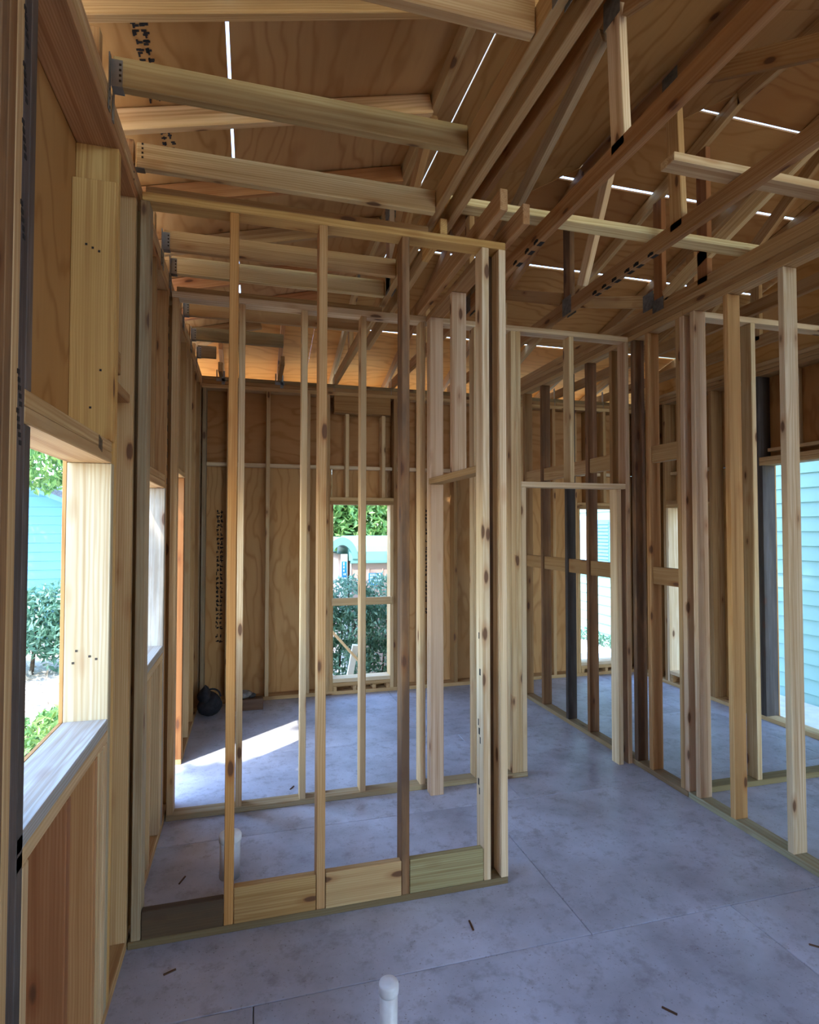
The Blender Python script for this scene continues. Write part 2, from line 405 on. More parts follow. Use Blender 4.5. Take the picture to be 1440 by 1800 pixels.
# sheathing sheets with the openings left out
def sheet_x(x0, x1, y0, y1, z0, z1, par, col=PLYD): return B('sheathing_panel', x0, x1, y0+.001, y1-.001, z0+.001, z1-.001, par, col, PLY, 2, .001)
SX = (XO-.0125, XO-.0005)
for y0, y1_, z0, z1_ in ((-2.5, -1.28, -.4, ZT), (-1.28, -.06, -.4, ZT), (-.06, 1.3, -.4, ZT), (1.3, 1.405, -.4, 1.95), (1.3, 2.30, 1.95, ZT), (1.405, 2.165, -.4, zs), (2.165, 2.70, -.4, 1.95),
                         (2.70, 3.428, -.4, zs), (2.30, 3.44, 1.95, ZT), (3.428, 3.80, -.4, 1.95), (3.44, 4.6, 2.04, ZT), (3.44, 3.80, 1.95, 2.04), (4.38, 4.6, -.4, 2.04), (4.6, 5.93, -.4, ZT)):
    sheet_x(*SX, y0, y1_, z0, z1_, wl)
for k, (y, z) in enumerate(((1.338, 2.74), (1.338, 2.62), (1.338, 2.5), (1.338, 2.33), (1.338, 1.98), (1.338, 1.9))):
    many_boxes('ink_mark', [((XL+.0006, y+.004*q, z-.016*q), (.0012, .012, .010)) for q in range(5)], INK, wl, (XL, y, z))
many_boxes('ink_mark', [((-.44+.001, 3.64, 3.0), (.001, .01, .01))]+[((XL+.0006, 3.50, 2.9-.075*q), (.0012, .014, .034)) for q in range(14)], INK, wl, (XL, 3.5, 2.5))
many_boxes('ink_mark', [((XL+.0006, 1.99+.012*q, 1.932-.003*q), (.0012, .004, .04)) for q in range(4)], INK, wl, (XL, 2.0, 1.93))
many_boxes('nail', [((x, 2.1650, z), (.007, .003, .007)) for x, z in ((-.53, 2.62), (-.51, 2.61), (-.55, 2.63), (-.50, 2.2), (-.53, 2.07), (-.56, 1.25), (-.52, 1.23), (-.50, 1.22), (-.57, 1.21))], NAIL, wl, (-.53, 2.165, 2))

# ------------------------------------------------------------------ back wall
wb = struct('wall_back', (1.9, YB, 0))
def stB(x, z0=T, z1=3.003, col=TANB, name='stud', y0=YB, y1=YO, t=T): return B(name, x, x+t, y0, y1, z0, z1, wb, col)
B('sole_plate', XO, XEO, YB, YO, 0, T, wb, TANB)
B('top_plate', XO, 2.2, YB, YO, 3.003, 3.04, wb, TANB); B('top_plate', 2.203, XEO, YB, YO, 3.003, 3.04, wb, TANB)
B('top_plate', XO, 3.3, YB, YO, 3.041, 3.078, wb, BRN); B('top_plate', 3.303, XEO, YB, YO, 3.041, 3.078, wb, BRN)
B('top_plate', XO, XEO, YB, YO, 3.079, 3.115, wb, tint(150, 130, 96))
for x, c in ((-.455, GREYB), (-.23, TANB), (.137, PINE), (.527, PINE), (1.69, BRN), (2.08, BRN), (2.47, BRN), (2.86, TANB), (3.25, TANB), (4.22, BRN)): stB(x, col=c)
def window_back(x1, x2, zs, zh):
    stB(x1-T, z1=zh, name='jack_stud', col=TANB); stB(x1-2*T-.001, name='king_stud', col=TANB)
    stB(x2, z1=zh, name='jack_stud', col=PINE); stB(x2+T+.001, name='king_stud', col=BRN)
    B('header_plate', x1-T, x2+T, YB, YO, zh, zh+T, wb, BRN); B('header_plate', x1-T, x2+T, YB, YO, zh+T+.001, zh+2*T, wb, TANB)
    B('window_sill', x1, x2, YB, YO, zs-T, zs, wb, PALE); B('window_sill', x1, x2, YB, YO, zs-2*T-.001, zs-T-.001, wb, TANB)
window_back(.797, 1.383, .157, 1.90); window_back(3.592, 4.078, .151, 1.88)
for x in (.917, 1.293): stB(x, 1.975, 2.82, PINE, 'cripple_stud')
B('header_board', .80, 1.385, YB, YB+T, 2.83, 3.002, wb, tint(178, 138, 88)); B('header_board', .80, 1.385, YB+.06, YB+.06+T, 2.83, 3.002, wb, BRN)
for x in (3.70, 3.9): stB(x, 1.955, 3.003, TANB, 'cripple_stud')
for x in (.80, 1.0, 1.2, 1.345, 3.595, 3.73, 3.9, 4.04): stB(x, T, .082, TANB, 'cripple_stud')
sx = sorted([-.455, -.23, .137, .527, .722, .917, 1.293, 1.42, 1.69, 2.08, 2.47, 2.86, 3.25, 3.517, 3.70, 3.9, 4.115, 4.25])
for a, b in zip(sx[:-1], sx[1:]):
    if b-a > .08: B('blocking', a+T+.001, b-.001, YO-.075, YO-.001, 2.262, 2.298, wb, PALE)
B('rail_board', .78, 1.40, YB-T-.001, YB-.001, .889, .963, wb, PINE)
def sheet_y(x0, x1, z0, z1, col=PLYW, g=2): return B('sheathing_panel', x0+.001, x1-.001, YO+.0005, YO+.0125, z0+.001, z1-.001, wb, col, PLY, g, .001)
for x0, x1, z0, z1 in ((-.611, .545, -.4, 2.28), (.545, .797, -.4, 2.28), (.797, 1.383, -.4, .157), (.797, 1.383, 1.90, 2.28), (1.383, 2.49, -.4, 2.28), (2.49, 3.592, -.4, 2.28), (3.592, 4.078, -.4, .151), (3.592, 4.078, 1.88, 2.28), (4.078, 4.45, -.4, 2.28)):
    sheet_y(x0, x1, z0, z1)
for x0, x1 in ((-.611, 1.71), (1.71, 4.1), (4.1, 4.45)): sheet_y(x0, x1, 2.28, ZT, tint(184, 138, 88), 0)
stamp(wb, (-.325, YO-.0005, .55), (0, 0, 1), (1, 0, 0), 30, 2, .043, .034, .8, nrm=(0, -1, 0), seed=5)
stamp(wb, (1.80, YO-.0005, .75), (0, 0, 1), (1, 0, 0), 28, 2, .040, .028, .8, nrm=(0, -1, 0), seed=9)

# ------------------------------------------------------------------ right wall
wr = struct('wall_right', (XE, 3, 0))
def stR(y, z0=T, z1=3.003, col=BRN, name='stud'): return B(name, XE, XEO, y, y+T, z0, z1, wr, col)
for a, b in ((-2.5, 5.778),): B('sole_plate', XE, XEO, a, b, 0, T, wr, PINE)
for z, c in ((3.003, BRN), (3.041, BRN), (3.079, TANB)): B('top_plate', XE, XEO, -2.5, 5.778, z, z+.036, wr, c)
DY0, DY1, DH = 3.46, 4.026, 2.21
for y in (-2.3, -1.7, -1.1, -.5, .1, .7, 1.3, 1.9, 2.5, 3.0, 5.42, 5.72): stR(y)
stR(4.60, col=BRN, name='king_stud'); stR(4.638, z1=1.88, name='jack_stud'); stR(5.215, z1=1.88, col=PALE, name='jack_stud'); stR(5.253, name='king_stud')
B('header_plate', XE, XEO, 4.638, 5.252, 1.881, 1.918, wr, TANB); B('header_plate', XE, XEO, 4.638, 5.252, 1.919, 1.955, wr, BRN)
B('window_sill', XE, XEO, 4.6755, 5.214, .114, .151, wr, PALE)
for y in (4.68, 4.9, 5.17): stR(y, T, .113, TANB, 'cripple_stud')
stR(DY1, z1=DH, col=BLK, name='jack_stud'); stR(DY1+T+.001, col=BLK, name='king_stud'); stR(DY0-T, z1=DH, col=GREYB, name='jack_stud'); stR(DY0-2*T-.001, col=GREYB, name='king_stud')
B('header_plate', XE, XEO, DY0-T, DY1+T, DH, DH+T, wr, TANB); B('header_plate', XE, XEO, DY0-T, DY1+T, DH+T+.001, DH+2*T, wr, TANB)
B('blocking', XE+.05, XEO-.001, 3.0+T, 4.02, 2.33, 2.36, wr, PINE); B('blocking', XE+.06, XEO-.001, 4.64, 5.25, 2.235, 2.265, wr, PALE)
stR(3.75, DH+.075, 3.003, PINE, 'cripple_stud')
for y0, y1_, z0, z1_, c in ((-2.5, -.9, -.4, ZT, PLYD), (-.9, .9, -.4, ZT, PLYD), (.9, 2.2, -.4, ZT, PLYD), (2.2, DY0, -.4, 2.25, PLYD), (DY1, 4.675, -.4, 2.25, PLYD), (5.215, 5.93, -.4, 2.25, PLYW), (4.675, 5.215, -.4, .151, PLYW), (4.675, 5.215, 1.88, 2.25, PLYW), (2.2, 3.6, 2.25, ZT, PLYR), (3.6, 4.75, 2.25, ZT, PLYR), (4.75, 5.93, 2.25, ZT, PLYR)):
    sheet_x(XEO+.0005, XEO+.0125, y0, y1_, z0, z1_, wr, c)
def zbk(x, y): return 3.38+.25*(YB-y)
def zlf(x, y): return 3.38+.25*(x-XL)
ga = [(-2.5, ZT+.002), (5.92, ZT+.002), (5.92, min(zbk(0, 5.92), 9)-.01), (1.015, zbk(0, 1.015)-.01), (-2.5, zlf(XE, 0)-.01)]
cx_, cz_ = 1.7, 3.6
vs = [(XEO+dx-XE, y-3, z) for dx in (.0005, .0125) for y, z in ga]
fs = [(0, 1, 2, 3, 4), (9, 8, 7, 6, 5)]+[(i, 5+i, 5+(i+1) % 5, (i+1) % 5) for i in range(5)]
o = raw_mesh('gable_panel', vs, fs, PLY, wr, (XE, 3, 0)); put_gc(o.data, [(v[1], v[2], 0) for v in vs]); o.color = PLYD  # sheathing added up to the roof to keep daylight out at this end

# ------------------------------------------------------------------ unseen front wall, added to dim roof and left floor; opening sized for daylight
wf = struct('wall_front', (1.9, -2.6, 0)); YF = -2.6
def bF(n, x0, x1, z0, z1, c): return B(n, x0, x1, YF-W6, YF, z0, z1, wf, c)
bF('sole_plate', XO, 2.1, 0, T, TANB); bF('top_plate', XO, XEO, 3.003, 3.115, TANB); bF('header_board', 2.1, XEO, 2.42, 2.70, TANB)
for x in (XO, -.2, .2, .6, 1.0, 1.4, 1.8, 2.063): bF('stud', x, x+T, T, 3.002, TANB)
bF('stud', XEO-T, XEO, 0, 2.419, TANB)
for x0, x1, z0, z1 in ((-.611, .6, -.4, ZT), (.6, 2.1, -.4, ZT), (2.1, 2.9, 2.42, ZT), (2.9, 4.45, 2.42, ZT)):
    B('sheathing_panel', x0+.001, x1-.001, YF-W6-.0125, YF-W6-.0005, z0, z1, wf, PLYD, PLY, 2, .001)

# ------------------------------------------------------------------ partitions
def partition(loc, label): return thing('partition_frame', loc, label, 'partition', None, 'thing')
# A: across the room, nearest
YA = 2.524
A = partition((.36, YA, 0), 'stud partition with short boards fixed between the studs along its foot')
def bA(n, x0, x1, z0, z1, c, y0=YA, y1=YA+W4): return B(n, x0, x1, y0, y1, z0, z1, A, c)
bA('sole_plate', -.457, 1.173, 0, .0305, tint(138, 124, 92)); bA('top_plate', -.44, 1.174, 3.003, 3.038, GOLD)
B('nailing_board', -.43, .79, YA+.02, YA+W4+.03, 3.0385, 3.075, A, BRN)
bA('stud', -.446, -.41, .031, 3.002, GREYB)
bA('stud', -.096, -.059, .031, 3.002, ORNG); bA('stud', .281, .318, .031, 3.002, tint(206, 168, 116, .9)); bA('stud', .658, .694, .031, 3.002, tint(168, 128, 86, .4))
bA('stud', 1.051, 1.087, .031, 3.002, PALE); bA('stud', 1.138, 1.174, .031, 3.002, PALE)
o = bA('foot_board', -.408, -.098, .031, .14, tint(112, 92, 66, .55), YA, YA+T); o['label'] = 'dark weathered foot board'
o = bA('foot_board', -.057, .279, .031, .178, tint(196, 160, 104), YA, YA+T)
bA('foot_board', .32, .656, .031, .182, tint(206, 176, 130), YA-.004, YA+T-.004)
o = bA('foot_board', .696, 1.049, .031, .178, TREAT, YA, YA+T); o['label'] = 'greenish treated foot board'
many_boxes('ink_mark', [((1.0505, YA+.05+.012*math.sin(q*2.1), zz), (.0012, .008+.006*(q % 2), .03)) for q, zz in enumerate((.42, .46, .66, .70, .74, .98, 1.15))], INK, A, (1.05, YA+.05, .7))
# B: second partition
YBP = 3.555
P2 = partition((1.05, YBP, 0), 'stud partition behind, running from window side to doorway with a flat lintel')
def bB(n, x0, x1, z0, z1, c, y0=YBP, y1=YBP+W4): return B(n, x0, x1, y0, y1, z0, z1, P2, c)
bB('sole_plate', -.455, 1.80, 0, .032, tint(186, 170, 134)); bB('top_plate', -.455, 2.612, 3.003, 3.04, PALE)
B('nailing_board', -.43, .80, YBP+.02, YBP+W4+.02, 3.0405, 3.076, P2, BRN)
for x, c in ((-.452, TANB), (-.078, PINE), (.292, PINE), (.659, PINE), (1.046, PINE), (1.42, PINE), (1.688, PINE), (1.7245, PINE)): bB('stud', x, x+T, .033, 3.002, c)
bB('jack_stud', 1.7615, 1.797, .033, 1.939, PALE); bB('door_lintel', 1.7615, 2.579, 1.94, 1.978, PALE)
bB('cripple_stud', 2.133, 2.168, 1.979, 3.002, PINE)
bB('jack_stud', 2.503, 2.541, 0, 1.939, PALE); bB('king_stud', 2.58, 2.613, .0, 3.002, tint(204, 172, 138))
# C: long partition on the right, running away
XC = 2.615
P3 = partition((XC, 3.5, 0), 'long stud partition on the right running straight back to the rear wall')
def bC(n, y0, y1, z0, z1, c, x0=XC, x1=XC+W4): return B(n, x0, x1, y0, y1, z0, z1, P3, c)
bC('sole_plate', .4, 2.0, 0, .0365, tint(176, 178, 150)); bC('sole_plate', 2.003, 3.02, 0, .0365, tint(176, 178, 150)); bC('sole_plate', 3.023, 5.78, 0, .0365, tint(160, 140, 112))
bC('top_plate', .4, 3.02, 3.003, 3.04, TANB); bC('top_plate', 3.023, 5.779, 3.003, 3.04, TANB); bC('top_plate', .4, 5.779, 3.041, 3.077, BRN); bC('top_plate', .4, 5.779, 3.078, 3.114, TANB)
for y, c in ((.62, PINE), (1.0, PINE), (1.4, PINE), (1.85, PINE), (2.301, PALE), (2.66, tint(214, 172, 118)), (2.92, PINK), (3.011, PINK), (3.0485, TANB), (3.345, tint(216, 172, 118)), (3.50, DRK), (3.76, BRN), (4.089, tint(166, 126, 90, .55)), (4.416, BLK), (4.845, tint(150, 112, 78, .6)), (5.20, BRN), (5.56, BRN)):
    bC('stud', y, y+T, .037, 3.002, c)
for y0, y1_ in ((3.086, 3.343), (3.798, 4.087), (4.127, 4.414), (4.454, 4.843), (4.883, 5.198)):
    for z in (1.285, 2.105): bC('blocking', y0, y1_, z, z+.115, (BRN if z < 2 else TANB), XC+.015, XC+.015+T)
# D: return from A to B with a doorway
P4 = partition((1.126, 3.05, 0), 'short stud partition with a narrow doorway joining the two cross partitions')
XD = 1.0865
def bD(n, y0, y1, z0, z1, c): return B(n, XD, XD+W4, y0, y1, z0, z1, P4, c)
bD('top_plate', YA+W4+.001, YBP-.001, 3.003, 3.038, BRN)
bD('stud', 2.612, 2.648, .0, 3.002, DRK); bD('jack_stud', 2.649, 2.685, 0, 1.938, BRN)
bD('jack_stud', 3.458, 3.494, 0, 1.938, PINK); bD('king_stud', 3.496, 3.532, 0, 3.002, PINK); bD('cripple_stud', 3.458, 3.4945, 1.977, 3.002, PINK)
bD('door_lintel', 2.649, 3.4955, 1.94, 1.976, TANB); bD('cripple_stud', 3.05, 3.05+T, 1.977, 3.002, PINK)
# E: cross partition in the right-hand room
P5 = partition((3.5, 3.034, 0), 'cross partition inside the right-hand room behind the long partition, mostly bare plates')
def bE(n, x0, x1, z0, z1, c): return B(n, x0, x1, 3.034, 3.034+W4, z0, z1, P5, c)
bE('sole_plate', 2.705, 4.30, 0, .0365, tint(158, 146, 108)); bE('top_plate', 2.705, 4.30, 3.016, 3.053, PALE)
for x, c in ((2.706, PINE), (3.166, tint(220, 200, 156)), (3.95, PINE), (4.25, BRN)): bE('stud', x, x+T, .037, 3.015, c)

# ------------------------------------------------------------------ roof deck (two slopes meeting at a hip)
deck = struct('ceiling', (1.5, 2, 3.9)); TH = .011
def hipclipL(p): return clip(p, 1, 1, YB+XL-.004)       # x + y <= c : left slope
def hipclipB(p): return clip(p, -1, -1, -(YB+XL)-.004)
xs = [-1.05, -.097, .977, 2.05, 3.12, 4.19, 5.3]
for i, (a, b) in enumerate(zip(xs[:-1], xs[1:])):
    g = .0065 if i == 0 else .004
    yj = [-3.0, -1.2, 1.0, 3.25, 5.45, 6.4] if i % 2 == 0 else [-3.0, -.2, 2.08, 4.3, 6.4]
    for c, d in zip(yj[:-1], yj[1:]):
        p = hipclipL([(a+(.006 if i == 1 else .004), c+.001), (b-g, c+.001), (b-g, d-.001), (a+(.006 if i == 1 else .004), d-.001)])
        if len(p) > 2: prism('deck_panel', p, zlf, TH, deck, (PLYW, PLYD, PLYW)[int(i+c) % 3] if i < 2 else PLYD, PLY, 1)
ysd = [6.42, 5.26, 4.175, 3.36, 2.768, 1.6, .4, -1]
for i, (a, b) in enumerate(zip(ysd[:-1], ysd[1:])):
    gb, ga_ = (.0085 if v == 2.768 else .013 for v in (b, a))
    xj = [-1.2, .55, 2.75, 4.9] if i % 2 == 0 else [-1.2, 1.7, 3.85, 4.9]
    for c, d in zip(xj[:-1], xj[1:]):
        p = hipclipB([(c+.001, b+gb), (d-.001, b+gb), (d-.001, a-ga_), (c+.001, a-ga_)])
        if len(p) > 2: prism('deck_panel', p, zbk, TH, deck, (tint(224, 160, 86) if i == 0 else (PLYR, PLYD)[i % 2]), PLY, 0)  # eave row tinted orange: glow of light from outside put into its colour
B('fascia_board', -1.09, 4.9, 6.425, 6.455, 3.10, 3.245, deck, TANB); B('fascia_board', -1.085, -1.055, -3, 6.42, 3.12, 3.255, deck, TANB)
for k, (x, y, n) in enumerate(((-.415, 2.06, 11), (-.40, 2.66, 5), (.35, 4.9, 6))):
    stamp(deck, (x, y, zlf(x, y)-.0005), (0, 1, 0), (1, 0, .25), n, 2, .04, .03, .8, nrm=(0, 0, -1), seed=20+k)

# ------------------------------------------------------------------ trusses
def truss(x, label, webs=(), col=TANB, two=False, y0=-2.6):
    ztop = zlf(x, 0)-.004; yh = YB+XL-x
    t = thing('roof_truss', (x, 3, ZT), label, 'roof truss', 'roof trusses standing across the right of the room')
    xm = x-T/2
    B('bottom_chord', x-T, x, y0, YO+.0, ZT+.001, ZT+.09, t, col)
    B('top_chord', x-T, x, y0, yh, ztop-.089, ztop, t, col)
    beam('top_chord', (xm, yh-.01, ztop-.046), (xm, 6.40, zbk(0, 6.40)-.004-.046), (1, 0, 0), T, .086, t, col)
    if two:
        B('bottom_chord', x+.055, x+.055+T, y0, 4.6, ZT+.001, ZT+.09, t, TANB)
    def plate(y, z, sy, sz):
        for s in (-1, 1): B('gusset_plate', *( (x+.0002, x+.0018) if s > 0 else (x-T-.0018, x-T-.0002) ), y-sy, y+sy, z-sz, z+sz, t, TANB, PLATE, 1, .0004)
    for wq in webs:
        ya, za, yb, zb, c, pa, pb = wq
        beam('web', (xm, ya, za), (xm, yb, zb), (1, 0, 0), T, .085, t, c)
        if pa: plate(ya, za, .055, .06)
        if pb: plate(yb, zb, .055, .06)
    s = B('hurricane_strap', x-T-.0025, x-T-.0005, YB-.004, YB+.03, ZT-.075, ZT+.12, t, TANB, STEEL, 2, .0004)
    return t
def ztp(x, y): return min(zlf(x, 0), zbk(0, y))-.05
zb = ZT+.05
t1 = truss(.836, 'doubled roof truss that the short ceiling joists butt against', [
    (.3, zb, .3, 3.64, TANB, 0, 1), (1.35, zb, 1.9, 3.62, BRN, 1, 1), (2.55, 3.62, 3.4, zb+.02, BRN, 0, 1), (3.42, zb, 3.42, 3.62, tint(176, 150, 124), 1, 1), (4.4, 3.6, 3.5, zb+.02, TANB, 1, 0), (4.9, zb, 4.9, 3.5, TANB, 0, 0)], TANB, True)
t2 = truss(1.43, 'roof truss with one pale upright web and a dark steel plate at its top', [
    (1.95, zb, 1.98, 3.77, PALE, 0, 1), (2.06, 3.73, 3.55, 3.24, GREYB, 0, 0), (1.9, 3.72, .7, zb+.03, BRN, 0, 1), (3.6, zb, 3.6, 3.80, TANB, 1, 0), (4.6, zb, 4.6, 3.55, TANB, 0, 0), (3.66, zb+.05, 4.5, 3.55, BRN, 0, 0)], tint(190, 146, 100))
t3 = truss(2.085, 'roof truss with black scorched patches along its lower edge, right of the pale upright', [
    (2.40, zb, 2.43, 3.93, TANB, 0, 1), (3.28, 3.24, 2.93, 3.90, PALE, 0, 0), (3.44, zb, 3.44, 3.84, DRK, 1, 0), (3.52, 3.24, 4.4, 3.62, BRN, 0, 0), (2.34, 3.90, 1.2, 3.22, BRN, 0, 0), (4.5, zb, 4.5, 3.58, TANB, 1, 0)], tint(180, 140, 98))
t4 = truss(2.70, 'roof truss directly over the long right partition', [
    (1.75, 3.72, 3.25, 3.22, PINE, 0, 0), (2.9, zb, 2.9, 4.0, RED, 0, 0), (3.3, zb, 3.3, 3.9, RED, 1, 0), (3.4, 3.24, 4.4, 3.62, TANB, 1, 0), (1.7, 3.22, 1.7, 4.1, TANB, 0, 1)], TANB, False)
t5 = truss(3.32, 'roof truss over the right-hand room beyond the long partition', [(2.2, zb, 2.2, 4.2, TANB, 1, 1), (2.3, 4.15, 3.6, 3.24, BRN, 0, 1), (3.7, zb, 3.7, 3.8, BRN, 0, 0), (4.6, zb, 4.6, 3.5, BRN, 0, 0)], BRN)
t6 = truss(3.94, 'last roof truss on the right before the wall with the green view', [(2.6, zb, 2.6, 4.1, BRN, 0, 0), (3.7, zb, 3.7, 3.8, BRN, 0, 0)], BRN)
# dark scorched patches on the lower edge of two trusses
for x, t, yy in ((2.085, t3, (2.58, 2.70, 2.78, 2.9, 3.0, 3.1)), (1.43, t2, (2.62, 2.72, 2.86)), (2.70, t4, (2.9, 3.0, 3.08, 3.2, 3.4, 3.5))):
    for q, y in enumerate(yy):
        many_boxes('ink_mark', [((x-T-.0008, y+.012*i, ZT+.008+.004*(i % 2)), (.0014, .02, .012+.008*random.random())) for i in range(3)]+[((x-.012, y+.01, ZT+.0004), (.024, .045, .001))], INK, t, (x, y, ZT))
for x, lab in ((-.27, 'short jack truss nearest the corner of left and back walls'), (.28, 'second short jack truss from the left along the back wall')):
    yh = YB+XL-x; t = thing('jack_truss', (x, 5.8, ZT), lab, 'jack truss', 'short jack trusses on the back wall')
    beam('top_chord', (x-T/2, yh+.03, zbk(0, yh+.03)-.05), (x-T/2, 6.40, zbk(0, 6.40)-.05), (1, 0, 0), T, .086, t, tint(206, 150, 100))
    B('bottom_chord', x-T, x, max(yh, 5.25), YO, ZT+.001, ZT+.09, t, BRN)
    B('heel_block', x-T, x, YB, YO, ZT+.092, zbk(0, YO)-.095, t, BRN)
    many_boxes('hurricane_strap', [((x+.002, YB-.003, ZT-.01), (.03, .003, .13)), ((x-T-.02, YB-.003, ZT+.03), (.012, .003, .07)), ((x-T/2, YB-.003, ZT-.03), (.09, .003, .03))], STEEL, t, (x, YB, ZT))

# ------------------------------------------------------------------ left slope: rafters and ceiling joists
HX = .797
rl = ['first', 'second', 'third', 'fourth', 'fifth', 'sixth', 'seventh', 'eighth', 'ninth']
ry = [1.45, 1.985, 2.53, 3.08, 3.63, 4.18, 4.73, 5.2]
rc = [TANB, tint(228, 190, 132, .9), tint(236, 204, 148), tint(200, 148, 98), TANB, tint(204, 150, 104), tint(214, 158, 110), BRN]
for i, y in enumerate(ry):
    xe = HX if i != 1 else 1.10
    xe = min(xe, YB+XL-y-.05)
    lab = ['sloping rafter out at the top edge of the view, mostly hidden', 'uppermost sloping rafter in view, pale with a wavy lower edge', 'sloping rafter passing behind the nearest weathered joist'][i] if i < 3 else f'{rl[i-1]} sloping rafter counted from the top of the view toward the back wall'
    t = thing('jack_rafter', (XL, y, 3.2), lab, 'rafter', 'sloping rafters rising from the left wall')
    o_ = .0475
    if i == 1: yy0 = y
    beam('rafter', (-1.04, y, zlf(-1.04, 0)-.004-o_+.0), (xe, y, zlf(xe, 0)-.004-o_), (0, 1, 0), T, .089, t, rc[i])
    B('heel_block', XO+.01, XL-.01, y-T/2, y+T/2, ZT+.001, zlf(XO, 0)-.106, t, BRN)
jy = [(1.50, HX, TANB), (2.05, HX+.0, WEATH), (2.455, HX-.0, CREAM), (3.20, HX, tint(206, 170, 122, .9)), (3.50, HX, tint(240, 222, 170)), (4.17, HX, TANB), (4.70, .24, tint(168, 148, 110, .6)), (5.17, -.30, tint(150, 132, 100))]
jl = ['ceiling joist out at the top edge above the view', 'weathered grainy ceiling joist hung in a steel hanger, nearest overhead', 'cream ceiling joist just in front of the nearest partition top', 'brown ceiling joist seen just under the nearest partition plate',
      'rounded cream ceiling joist in front of the second partition plate', 'plain ceiling joist behind the second partition plate', 'half-length ceiling joist with a dark end near the rear wall', 'stub ceiling joist in the corner by the rear wall']
for (y, xe, c), lab in zip(jy, jl):
    t = thing('ceiling_joist', (XL, y, ZT), lab, 'ceiling joist', 'ceiling joists hung from the left wall')
    dz = -.024 if c == CREAM else 0
    B('joist', -.45, xe, y, y+T, ZT+.004+dz, ZT+.105+dz, t, c)
    hb = [((-.4575, y-.010, ZT+.005), (.0035, .020, .19)), ((-.4575, y+T+.010, ZT+.005), (.0035, .020, .19)), ((-.438, y-.0015, ZT+.045), (.034, .002, .09)), ((-.438, y+T+.0015, ZT+.045), (.034, .002, .09)), ((-.438, y+T/2, ZT+.002), (.034, T, .002))]
    if c == CREAM: hb = [((-.438, y+T/2, ZT-.022), (.034, T, .002))]
    many_boxes('joist_hanger', hb, STEEL, t, (-.45, y, ZT))
    many_boxes('nail', [((-.428, y-.003, ZT+.02+.018*q), (.007, .002, .007)) for q in range(4)]+[((-.4555, y-.012, ZT-.08+.03*q), (.002, .006, .006)) for q in range(3)], NAIL, t, (-.42, y, ZT))
# lateral braces on the bottom chords, loose boards above the partition end
def flat(name, x0, x1, y0, y1, z0, z1, c, lab, cat, group=None):
    o = B(name, x0, x1, y0, y1, z0, z1, None, c); tag(o, lab, cat, group); return o
flat('lateral_brace', .90, 2.74, 2.545, 2.632, ZT+.091, ZT+.128, CREAM, 'long pale brace laid flat across the trusses over the partition end', 'brace')
flat('lateral_brace', 1.70, 3.40, 1.995, 2.082, ZT+.091, ZT+.128, PINE, 'duller flat brace across the trusses, nearer and higher in view on the right', 'brace')
flat('ceiling_board', 1.03, 1.066, 2.266, 3.72, 3.0405, 3.135, tint(202, 164, 118), 'board on edge with its end poking out over the partition, left of two', 'board', 'boards on edge over the partition end')
flat('ceiling_board', 1.178, 1.213, 2.346, 3.72, 3.0405, 3.135, tint(202, 164, 118), 'board on edge with its end poking out over the partition, right of two', 'board', 'boards on edge over the partition end')
flat('packing_block', .843, .878, YA+.001, YA+.30, 3.0385, 3.112, GOLD, 'small golden block end standing on the partition plate under the doubled truss', 'block')

# ------------------------------------------------------------------ things on the floor
def pipe(x, y, h, r, lab):
    t = thing('drain_pipe', (x, y, 0), lab, 'pipe')
    lathe('pipe_body', [(r, 0), (r, h-.031)], PVC, t, (x, y, 0))
    lathe('pipe_cap', [(r*1.0, -.004), (r*1.1, 0), (r*1.12, .006), (r*1.12, .024), (r*1.04, .031), (r*.4, .033)], PVC, t, (x, y, h-.03))
    return t
PX = None
pipe(.416, 1.753, .275, .0275, 'slim white capped pipe standing on the bare floor at the front')
pipe(-.085, 2.93, .20, .047, 'stubby capped pipe standing behind the nearest partition foot')
# bag, plank end and rubbish in the back-left corner
def blob(name, cx, cy, sx, sy, sz, m, parent, z0=0.0, seed=1, n=14, k=9):
    rnd = random.Random(seed); vs, fs = [], []
    for j in range(k+1):
        ph = math.pi*j/k
        for i in range(n):
            a = 2*math.pi*i/n; rr = 1+.16*math.sin(3*a+seed)*math.sin(ph)+rnd.uniform(-.06, .06)
            vs.append((sx*math.sin(ph)*math.cos(a)*rr, sy*math.sin(ph)*math.sin(a)*rr, sz*(1-math.cos(ph))*(1+.1*math.sin(2*a+seed))))
    for j in range(k):
        for i in range(n): fs.append((j*n+i, (j+1)*n+i, (j+1)*n+(i+1) % n, j*n+(i+1) % n)[::-1])
    return raw_mesh(name, vs, fs, m, parent, (cx, cy, z0), True)
t = thing('tool_bag', (-.34, 5.42, 0), 'slumped black bag in the dark corner on the floor', 'bag')
blob('bag_body', -.34, 5.45, .10, .12, .10, BAGM, t, 0, 3); blob('bag_flap', -.38, 5.40, .055, .06, .075, BAGM, t, .12, 5)
vs, fs = [], []
for i in range(13):
    a = math.pi*i/12
    for q in range(6):
        b = 2*math.pi*q/6; rr = .07+.008*math.cos(b); vs.append((rr*math.cos(a), .008*math.sin(b), rr*math.sin(a)))
for i in range(12):
    for q in range(6): fs.append((i*6+q, i*6+(q+1) % 6, (i+1)*6+(q+1) % 6, (i+1)*6+q))
raw_mesh('bag_handle', vs, fs, BAGM, t, (-.32, 5.42, .17), True)
o = flat('plank_offcut', -.20, .12, 5.50, 5.60, 0.0005, .10, tint(120, 92, 74, .7), 'dark timber offcut on edge beside the black bag', 'offcut')
